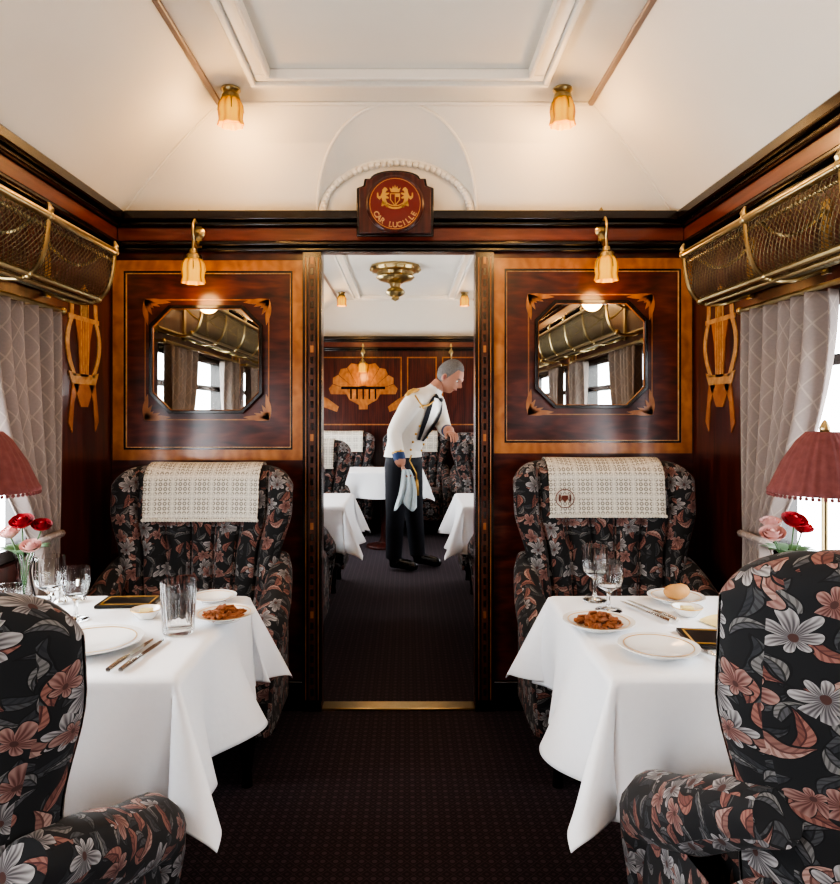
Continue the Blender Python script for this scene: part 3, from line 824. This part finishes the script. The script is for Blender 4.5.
def fork(x,y,rz):
    m=MB(); m.tube([(0,-.10,.006),(0,-.05,.0065),(0,.03,.006),(0,.045,.007)],[.005,.005,.003,.006],M_chrome,8)
    for k in (-1.5,-.5,.5,1.5): m.tube([(k*.004,.045,.006),(k*.0048,.07,.004),(k*.0045,.095,.008)],[.002,.0018,.0008],M_chrome,6)
    put('table_fork',m,x,y,rz=rz)
def menu(x,y,rz,w=.16,d=.11):
    m=MB(); m.box(-w/2,w/2,-d/2,d/2,0,.008,M_black); m.box(-w/2+.003,w/2-.003,-d/2+.003,d/2-.003,.002,.006,M_gold)
    def bar(a,b,c,e): m.box(a,b,c,e,.008,.0095,M_gold)
    i=.010;t=.005
    bar(-w/2+i,w/2-i,-d/2+i,-d/2+i+t);bar(-w/2+i,w/2-i,d/2-i-t,d/2-i);bar(-w/2+i,-w/2+i+t,-d/2+i,d/2-i);bar(w/2-i-t,w/2-i,-d/2+i,d/2-i)
    put('menu_folder',m,x,y,rz=rz)
def dish(x,y):
    g=group('butter_dish',(x,y,ZTB)); m=MB()
    m.lathe([(0,0),(.022,0),(.026,.004),(.040,.022),(.041,.024),(.0385,.024),(.024,.008),(0,.007)],M_porc,seg=36)
    m.lathe([(.0405,.0225),(.0415,.0240),(.0405,.0250)],M_gold,seg=36); m.build('china',parent=g)
    m=MB(); m.box(-.016,.016,-.011,.011,.008,.024,M_nap); m.build('butter',parent=g,bevel=.003)
def cruet(x,y):
    m=MB(); m.lathe([(0,0),(.018,0),(.020,.006),(.014,.02),(.018,.035),(.016,.05),(.010,.058),(.008,.066),(0,.070)],M_chrome,seg=24); put('salt_shaker',m,x,y)
def rose(m,c,r,mat,tilt):
    T=Matrix.Translation(c)@Matrix.Rotation(tilt[0],4,'X')@Matrix.Rotation(tilt[1],4,'Y')
    m.sphere((0,0,r*.1),(r*.35,r*.35,r*.5),mat,10,8,T)
    for ring_,(n,rr,h,op) in enumerate(((3,.34,.66,.0),(4,.52,.62,.05),(5,.72,.52,.16),(6,.92,.34,.35))):
        for k in range(n):
            a0=2*pi*k/n+ring_*.5
            def pf(u,v):
                a=a0+(u-.5)*2*pi/n*1.5; wv=math.sin(pi*min(1,max(0,.12+u*.76)))
                rad=r*(.12+(rr-.12)*math.sin(v*pi/2)+op*v**3*.35); z=-.5*r+r*(h+.5)*v*(.75+.25*wv)
                return (rad*math.cos(a),rad*math.sin(a),z)
            m.grid(pf,6,6,mat,T)
def vase(x,y,red,pink):
    g=group('rose_vase',(x,y,ZTB))
    m=MB(); m.lathe([(0,0),(.030,0),(.032,.01),(.022,.05),(.018,.09),(.028,.14),(.0255,.14),(.0155,.09),(.019,.05),(.026,.014),(0,.012)],M_glass,seg=28); m.build('vase',parent=g)
    m=MB()
    for (a,b,c,r),mat in [(p,M_rose) for p in red]+[(p,M_rosep) for p in pink]:
        m.tube([(0,0,.02),(a*.3,b*.3,.12),(a,b,c-.01)],.0022,M_stem,6)
        rose(m,(a,b,c),r,mat,(.35+b*-4,a*4))
    for k in range(9):
        a=k*.7; m.grid(lambda u,v,a=a:((.02+.055*v)*math.cos(a)+(u-.5)*.035*math.sin(pi*v)*-math.sin(a),(.02+.055*v)*math.sin(a)+(u-.5)*.035*math.sin(pi*v)*math.cos(a),.14+.06*v-.04*v*v),4,6,M_stem)
    m.build('roses',parent=g,uv=False,angle=2)
def lamp(x,y):
    g=group('table_lamp',(x,y,ZTB)); m=MB()
    m.lathe([(0,0),(.062,0),(.064,.010),(.050,.020),(.030,.026),(.020,.045),(.012,.06),(.009,.10),(.016,.12),(.020,.14),(.012,.165),(.007,.19),(.007,.37),(.016,.375),(.016,.39),(.006,.395),(.004,.50),(.010,.505),(.012,.515),(.005,.53),(0,.535)],M_brass,seg=28)
    m.build('base',parent=g,uv=False)
    m=MB(); m.lathe([(.116,.366),(.117,.373),(.112,.380),(.088,.436),(.058,.485),(.042,.502),(.038,.506)],M_shade,seg=120,flute=.022,nfl=30)
    m.lathe([(.114,.367),(.085,.436),(.040,.50)],M_shade,seg=60)
    for k in range(3):
        a=k*2*pi/3; m.tube([(0,0,.50),(.040*math.cos(a),.040*math.sin(a),.502)],.002,M_brass,6)
    for k in range(60):
        a=2*pi*k/60; m.sphere((.116*math.cos(a),.116*math.sin(a),.362),.0045,M_shade,6,4)
    m.build('shade',parent=g,uv=False,angle=2)
lamp(-.985,1.63); lamp(.955,1.60)
vase(-1.11,2.03,[(.01,-.03,.235,.032),(.055,-.01,.222,.028)],[(.035,-.03,.165,.028),(-.04,0,.2,.030)])
vase(1.10,2.02,[(.0,-.03,.240,.034),(.045,.01,.215,.030)],[(-.055,-.02,.20,.034),(-.03,.04,.225,.028)])
tumbler(-.573,1.755,.044,.13); plate(-.485,1.86,.080,'side_plate',True); plate(-.735,1.64,.112); menu(-.80,2.02,.05); plate(-.56,2.03,.065,'side_plate')
knife(-.595,1.59,-.1); knife(-.622,1.59,-.1); fork(-.875,1.61,0); goblet(-.97,1.90,.16,.040); goblet(-.88,1.86,.14,.036); tumbler(-1.04,1.82,.036,.10)
dish(-.70,1.88); cruet(-1.0,2.02); cruet(-.955,2.04)
plate(.49,1.79,.090,'side_plate',True); plate(.575,1.60,.090,'side_plate'); goblet(.55,2.05,.16,.038); goblet(.56,1.945,.135,.040)
plate(.78,2.03,.080,'side_plate','roll'); menu(.755,1.69,-.12,.17,.13); knife(.650,1.93,.35); knife(.672,1.94,.35); fork(.70,1.54,.35)
dish(.76,1.90); plate(.93,1.90,.060,'side_plate'); cruet(.96,2.04); tumbler(.93,1.78,.036,.10)
m=MB(); m.grid(lambda u,v:((-.05+.10*u),(-.035+.07*v),.004+.018*math.sin(pi*u)*(.6+.4*math.sin(v*6))),12,10,M_nap); m.box(-.05,.05,-.035,.035,0,.004,M_nap)
put('folded_napkin',m,.83,1.83,rz=.3,bevel=.001)

# ------------------------------------------------------------------ waiter
def skin(vs,es,rs,sub=1,root=0):
    me=bpy.data.meshes.new('sk'); me.from_pydata(vs,es,[]); o=bpy.data.objects.new('sk',me); scene.collection.objects.link(o)
    md=o.modifiers.new('Skin','SKIN'); md.branch_smoothing=.6; md.use_smooth_shade=True
    for i,r in enumerate(rs):
        sv=me.skin_vertices[0].data[i]; sv.radius=(r,r); sv.use_root=(i==root)
    if sub:
        s=o.modifiers.new('S','SUBSURF'); s.levels=sub; s.render_levels=sub
    bpy.context.view_layer.update()
    e=bpy.data.meshes.new_from_object(o.evaluated_get(bpy.context.evaluated_depsgraph_get()))
    V=[v.co.copy() for v in e.vertices]; F=[list(p.vertices) for p in e.polygons]
    bpy.data.objects.remove(o); return V,F
def fused(parts,voxel):
    """weld overlapping closed parts into one continuous surface"""
    m=MB()
    for V,F in parts: m.add(V,F,M_skin)
    o=m.build('tmp'); r=o.modifiers.new('R','REMESH'); r.mode='VOXEL'; r.voxel_size=voxel; r.use_smooth_shade=True
    s=o.modifiers.new('S','SMOOTH'); s.factor=.5; s.iterations=8
    bpy.context.view_layer.update()
    e=bpy.data.meshes.new_from_object(o.evaluated_get(bpy.context.evaluated_depsgraph_get()))
    V=[v.co.copy() for v in e.vertices]; F=[list(p.vertices) for p in e.polygons]
    bpy.data.objects.remove(o); return V,F
def loft(secs,seg=28):
    V=[];F=[]
    for c,a,b in secs:
        c=Vector(c);a=Vector(a);b=Vector(b)
        for k in range(seg):
            t=2*pi*k/seg; ct,st=math.cos(t),math.sin(t)
            q=.85
            V.append(c+a*math.copysign(abs(ct)**q,ct)+b*math.copysign(abs(st)**q,st))
    n=len(secs)
    for j in range(n-1):
        for k in range(seg):
            k2=(k+1)%seg; F.append([j*seg+k,j*seg+k2,(j+1)*seg+k2,(j+1)*seg+k])
    F.append(list(range(seg))[::-1]); F.append([(n-1)*seg+k for k in range(seg)])
    return V,F
W=group('waiter',(0.0,5.85,0))
J=dict(pel=(-.03,0,.90),nb=(.21,-.02,1.455),
 rs=(.045,-.17,1.375),re=(-.10,-.225,1.135),rw=(-.055,-.295,.915),rh=(-.035,-.31,.87),
 ls=(.245,.14,1.385),le=(.31,.01,1.17),lw=(.335,-.215,1.145),lh=(.345,-.26,1.14),
 rp=(-.075,-.075,.86),rk=(-.095,-.095,.48),ra=(-.11,-.08,.09),rt=(.04,-.14,.045),
 lp=(.02,.075,.86),lk=(.055,.07,.48),la=(.09,.08,.09),lt=(.24,.01,.045))
jv=lambda k:Vector(J[k])
fr0=Vector((.82,-.57,0)).normalized()
def sec(c,w,d,tilt):
    ax=Vector((math.sin(tilt),0,math.cos(tilt))); f=(fr0-ax*fr0.dot(ax)).normalized(); l=ax.cross(f).normalized()
    return (c,l*w,f*d)
TS=[((-.035,0,.84),.150,.115,0),((-.035,0,.92),.162,.128,.0),((-.025,0,1.0),.162,.130,.15),((.0,0,1.10),.168,.138,.3),((.045,0,1.20),.182,.146,.4),((.095,-.005,1.29),.194,.146,.45),((.145,-.01,1.37),.190,.130,.5),((.185,-.015,1.43),.145,.100,.55),((.21,-.02,1.462),.078,.074,.6),((.24,-.03,1.495),.062,.062,.6),((.285,-.04,1.55),.054,.057,.6)]
torso=loft([sec(*t) for t in TS])
def limb(ks,rs,sub=8,seg=16):
    m=MB(); P=[jv(k) if isinstance(k,str) else Vector(k) for k in ks]; pts=[];rr=[]
    for i in range(len(P)-1):
        p0=P[max(i-1,0)];p1=P[i];p2=P[i+1];p3=P[min(i+2,len(P)-1)]
        for k in range(sub):
            t=k/sub; lin=p1.lerp(p2,t)
            cr=.5*((2*p1)+(-p0+p2)*t+(2*p0-5*p1+4*p2-p3)*t*t+(-p0+3*p1-3*p2+p3)*t**3)
            pts.append(lin.lerp(cr,.6)); rr.append(rs[i]+(rs[i+1]-rs[i])*t)
    pts.append(P[-1]); rr.append(rs[-1])
    m.tube(pts,rr,M_skin,seg); return [Vector(x) for x in m.v],m.f
parts=[torso,
 limb([(.10,-.10,1.36),'rs','re','rw','rh'],[.07,.080,.062,.048,.026]),
 limb([(.20,.06,1.38),'ls','le','lw','lh'],[.07,.080,.062,.048,.026]),
 limb([(-.05,-.05,.93),'rp','rk','ra'],[.09,.112,.082,.066]),
 limb([(.0,.04,.93),'lp','lk','la'],[.09,.112,.082,.066]),
 limb([(-.135,-.07,.055),(-.06,-.10,.06),'rt',(.085,-.16,.035)],[.040,.046,.042,.022]),
 limb([(.065,.09,.055),(.14,.055,.06),'lt',(.285,-.01,.035)],[.040,.046,.042,.022])]
V,F=fused(parts,.009)
mats=[]
def seg_d(p,a,b):
    ab=b-a;t=max(0,min(1,(p-a).dot(ab)/ab.dot(ab))); return (p-(a+ab*t)).length
for f in F:
    c=sum((V[i] for i in f),Vector())/len(f)
    dR=seg_d(c,jv('re'),jv('rh')); dL=seg_d(c,jv('le'),jv('lh'))
    t1=(c-jv('re')).dot(jv('rw')-jv('re'))/(jv('rw')-jv('re')).length_squared
    t2=(c-jv('le')).dot(jv('lw')-jv('le'))/(jv('lw')-jv('le')).length_squared
    mt=M_jacket
    if dR<.075 and c.y<-.19 and t1>.2: mt=M_skin if t1>1.0 else (M_navy2 if t1>.75 else (M_gold if t1>.69 else M_jacket))
    elif dL<.075 and c.x>.22 and t2>.2: mt=M_skin if t2>1.0 else (M_navy2 if t2>.75 else (M_gold if t2>.69 else M_jacket))
    elif c.z<.945: mt=M_navy
    if c.z<.095: mt=M_shoe
    ax=Vector((.55,-.03,.83))
    if (c-Vector((.243,-.03,1.500))).dot(ax)>0: mt=M_skin
    elif (c-Vector((.228,-.03,1.482))).dot(ax)>0: mt=M_porc
    mats.append(mt)
m=MB(); m.add(V,F,mats)
def ts(t,ang,out=.004):
    i=t*(len(TS)-1); a=int(min(i,len(TS)-2)); u=i-a
    A=sec(*TS[a]);B=sec(*TS[a+1]); c=Vector(A[0]).lerp(Vector(B[0]),u); w=A[1].lerp(B[1],u); d=A[2].lerp(B[2],u)
    st,ct=math.sin(ang),math.cos(ang); q=.85
    off=w*math.copysign(abs(st)**q,st)+d*math.copysign(abs(ct)**q,ct)
    return c+off+off.normalized()*out
m.grid(lambda a,b:ts(.36+.38*b,(-.05-.30*b)+(2*(.05+.30*b))*a,.006),8,14,M_porc)
for s in (-1,1):
    m.grid(lambda a,b,s=s:ts(.30+.46*b,s*(.05+.32*b+ (.16+.10*math.sin(pi*min(1,b*1.1)))*a*(1 if b<.96 else .6)),.012),4,14,M_navy)
    for k in range(4): m.sphere(ts(.20+.07*k,s*.42,.006),.010,M_gold,8,6)
    m.tube([ts(.775,0,.016),ts(.775,s*.22,.018),ts(.775,s*.42,.012)],[.006,.013,.020],M_black,8)
for s in ('rs','ls'):
    p=jv(s); q=jv('nb'); d=(q-p).normalized(); n=Vector((-.25,0,1)).normalized()
    m.tube([p+n*.068-d*.045,p+n*.084,p+n*.087+d*.05,p+n*.072+d*.10],[.020,.024,.020,.014],M_gold,10)
m.tube([jv('rs')+Vector((.02,-.05,.06)),jv('rs')+Vector((.09,-.09,-.05)),ts(.55,-.9,.02),ts(.60,-.5,.02),ts(.68,-.3,.02)],.007,M_gold,8)
m.grid(lambda u,b:ts(.11+.08*b,2*pi*u,.010*(1-b)+.002),32,4,M_jacket)
m.tube([ts(.14,-.35,.01),ts(.08,-.45,.02),(.075,-.135,.80),(.08,-.14,.74)],.006,M_gold,8); m.tube([(.08,-.14,.75),(.08,-.142,.70),(.08,-.145,.62)],[.010,.017,.021],M_gold,10)
m.build('body',parent=W,angle=2,uv=False)
m=MB()
HM=Matrix.Translation((.355,-.055,1.592))@Matrix.Rotation(-.50,4,'Z')@Matrix.Rotation(.62,4,'Y')@Matrix.Scale(1.13,4)
def head(u,vv):
    th=2*pi*u; ph=pi*vv; x=math.sin(ph)*math.cos(th); y=math.sin(ph)*math.sin(th); z=math.cos(ph)
    X=.098*x;Y=.076*y;Z=.122*z
    if z<0:
        X*=1-.16*(-z)**1.5 if x>0 else 1-.45*(-z)**1.3
        Y*=1-.30*(-z)**1.5
    if z<0 and x>0: X+=.010*(-z)*x
    if x>.0:
        g=min(1,x*2)
        X-= g*.012*math.exp(-((z-.10)/.10)**2)*(math.exp(-((y-.36)/.18)**2)+math.exp(-((y+.36)/.18)**2))
        X+= g*.024*math.exp(-((z+.13)/.12)**2)*math.exp(-(y/.14)**2)+g*.014*math.exp(-((z-.02)/.12)**2)*math.exp(-(y/.12)**2)
        X+= g*.009*math.exp(-((z-.24)/.07)**2)*math.exp(-(y/.55)**2)
        X+= g*.008*math.exp(-((z+.42)/.06)**2)*math.exp(-(y/.28)**2)
        X+= g*.012*math.exp(-((z+.80)/.14)**2)*math.exp(-(y/.35)**2)
    return (X,Y,Z)
m.grid(head,72,60,M_skin,HM)
vs=[];fs=[];nu,nv=60,36
for j in range(nv+1):
    for i in range(nu+1):
        u=i/nu; f=math.cos(2*pi*u); lim=(.66-.40*max(0,min(1,(f+.05)/.7)))/.72
        t=(j/nv)*lim; x,y,z=head(u,t*.72)
        th=.085*(1-(j/nv)**5)+.004; k=1+th+.010*math.sin(u*70)*math.sin(j*.8)
        vs.append((x*k-.003,y*k,z*k+.002))
for j in range(nv):
    for i in range(nu): fs.append((j*(nu+1)+i,j*(nu+1)+i+1,(j+1)*(nu+1)+i+1,(j+1)*(nu+1)+i))
m.add(vs,fs,M_hair,HM)
for s in (-1,1):
    m.sphere((-.004,s*.079,-.010),(.020,.009,.030),M_skin,12,8,HM)
    m.sphere((-.001,s*.085,-.008),(.011,.006,.018),M_lip,10,6,HM)
    m.sphere((.079,s*.029,.012),(.009,.013,.007),M_porc,10,6,HM); m.sphere((.086,s*.029,.011),(.004,.006,.006),M_eye,10,6,HM)
    m.tube([(.090,s*.012,.031),(.090,s*.028,.037),(.080,s*.044,.031)],[.003,.005,.003],M_hair,6,HM)
m.tube([(.084,-.024,-.054),(.094,-.01,-.0515),(.095,.01,-.0515),(.084,.024,-.054)],[.002,.0045,.0045,.002],M_lip,8,HM)
m.build('head',parent=W,angle=2,uv=False)
def hand(Mx,curl,side):
    V,F=skin([(-.03,0,0),(.0,0,0),(.035,0,0),(.07,0,0)],[(0,1),(1,2),(2,3)],[.024,.026,.030,.028],1)
    V=[Vector((p.x,p.y*1.35,p.z*.6)) for p in V]; m.add(V,F,M_skin,Mx)
    for k,(yy,L) in enumerate(((.028,.072),(.010,.080),(-.009,.074),(-.027,.058))):
        pts=[Vector((.065,yy*side,0))]; a=0
        for seg_,fr in enumerate((.25,.40,.33,.27)):
            a+=curl*(.35 if seg_==0 else 1); pts.append(pts[-1]+Vector((math.cos(a),0,-math.sin(a)))*L*fr)
        V,F=skin([p[:] for p in pts],[(i,i+1) for i in range(4)],[.0095,.0092,.0085,.008,.0065],1); m.add(V,F,M_skin,Mx)
    pts=[(.015,.022*side,-.004),(.035,.045*side,-.012),(.055,.055*side,-.026),(.074,.052*side,-.036)]
    V,F=skin(pts,[(0,1),(1,2),(2,3)],[.014,.012,.010,.008],1); m.add(V,F,M_skin,Mx)
m=MB()
def frame_(o,x,z):
    x=Vector(x).normalized(); z=Vector(z); z=(z-x*z.dot(x)).normalized(); y=z.cross(x)
    M=Matrix((x,y,z)).transposed().to_4x4(); M.translation=Vector(o); return M
hand(frame_(J['rh'],(.25,-.25,-.95),(-.6,.0,-.3)),.62,-1)
hand(frame_((.345,-.27,1.135),(.25,-1,-.12),(0,0,1)),.42,-1)
m.build('hands',parent=W,angle=2,uv=False)
m=MB()
def nap(a,b):
    w=.030+.060*b**.7; t=(a-.5)
    return (-.005+t*2*w+.012*math.sin(b*4),-.365+.018*math.sin(a*17+b*2)*(.4+b),.85-.30*b-.03*math.cos(a*8)*b)
m.grid(nap,28,18,M_blue)
m.build('service_cloth',parent=W,angle=2,solid=.004,uv=False)

# ------------------------------------------------------------------ world, camera
w=bpy.data.worlds.new('World'); scene.world=w; w.use_nodes=True; nt=w.node_tree; bg=nt.nodes['Background']
tc=nt.nodes.new('ShaderNodeTexCoord'); sp=nt.nodes.new('ShaderNodeSeparateXYZ'); nt.links.new(tc.outputs['Generated'],sp.inputs[0])
st=S(nt,sp.outputs[0])*-5.0+12.0+S(nt,sp.outputs[2])*2.0
nt.links.new(st.o,bg.inputs[1]); bg.inputs[0].default_value=(.93,.965,1.0,1)
cam=bpy.data.cameras.new('camera'); co=bpy.data.objects.new('camera',cam); scene.collection.objects.link(co); scene.camera=co
co.location=(0,0,ZE); co.rotation_euler=(pi/2,0,0); cam.lens=700/884*36; cam.sensor_width=36; cam.sensor_fit='AUTO'
cam.shift_x=13/884; cam.shift_y=-30/884; cam.clip_start=.03
scene.view_settings.view_transform='AgX'
try: scene.view_settings.look='AgX - High Contrast'
except Exception: pass
scene.view_settings.exposure=0.0
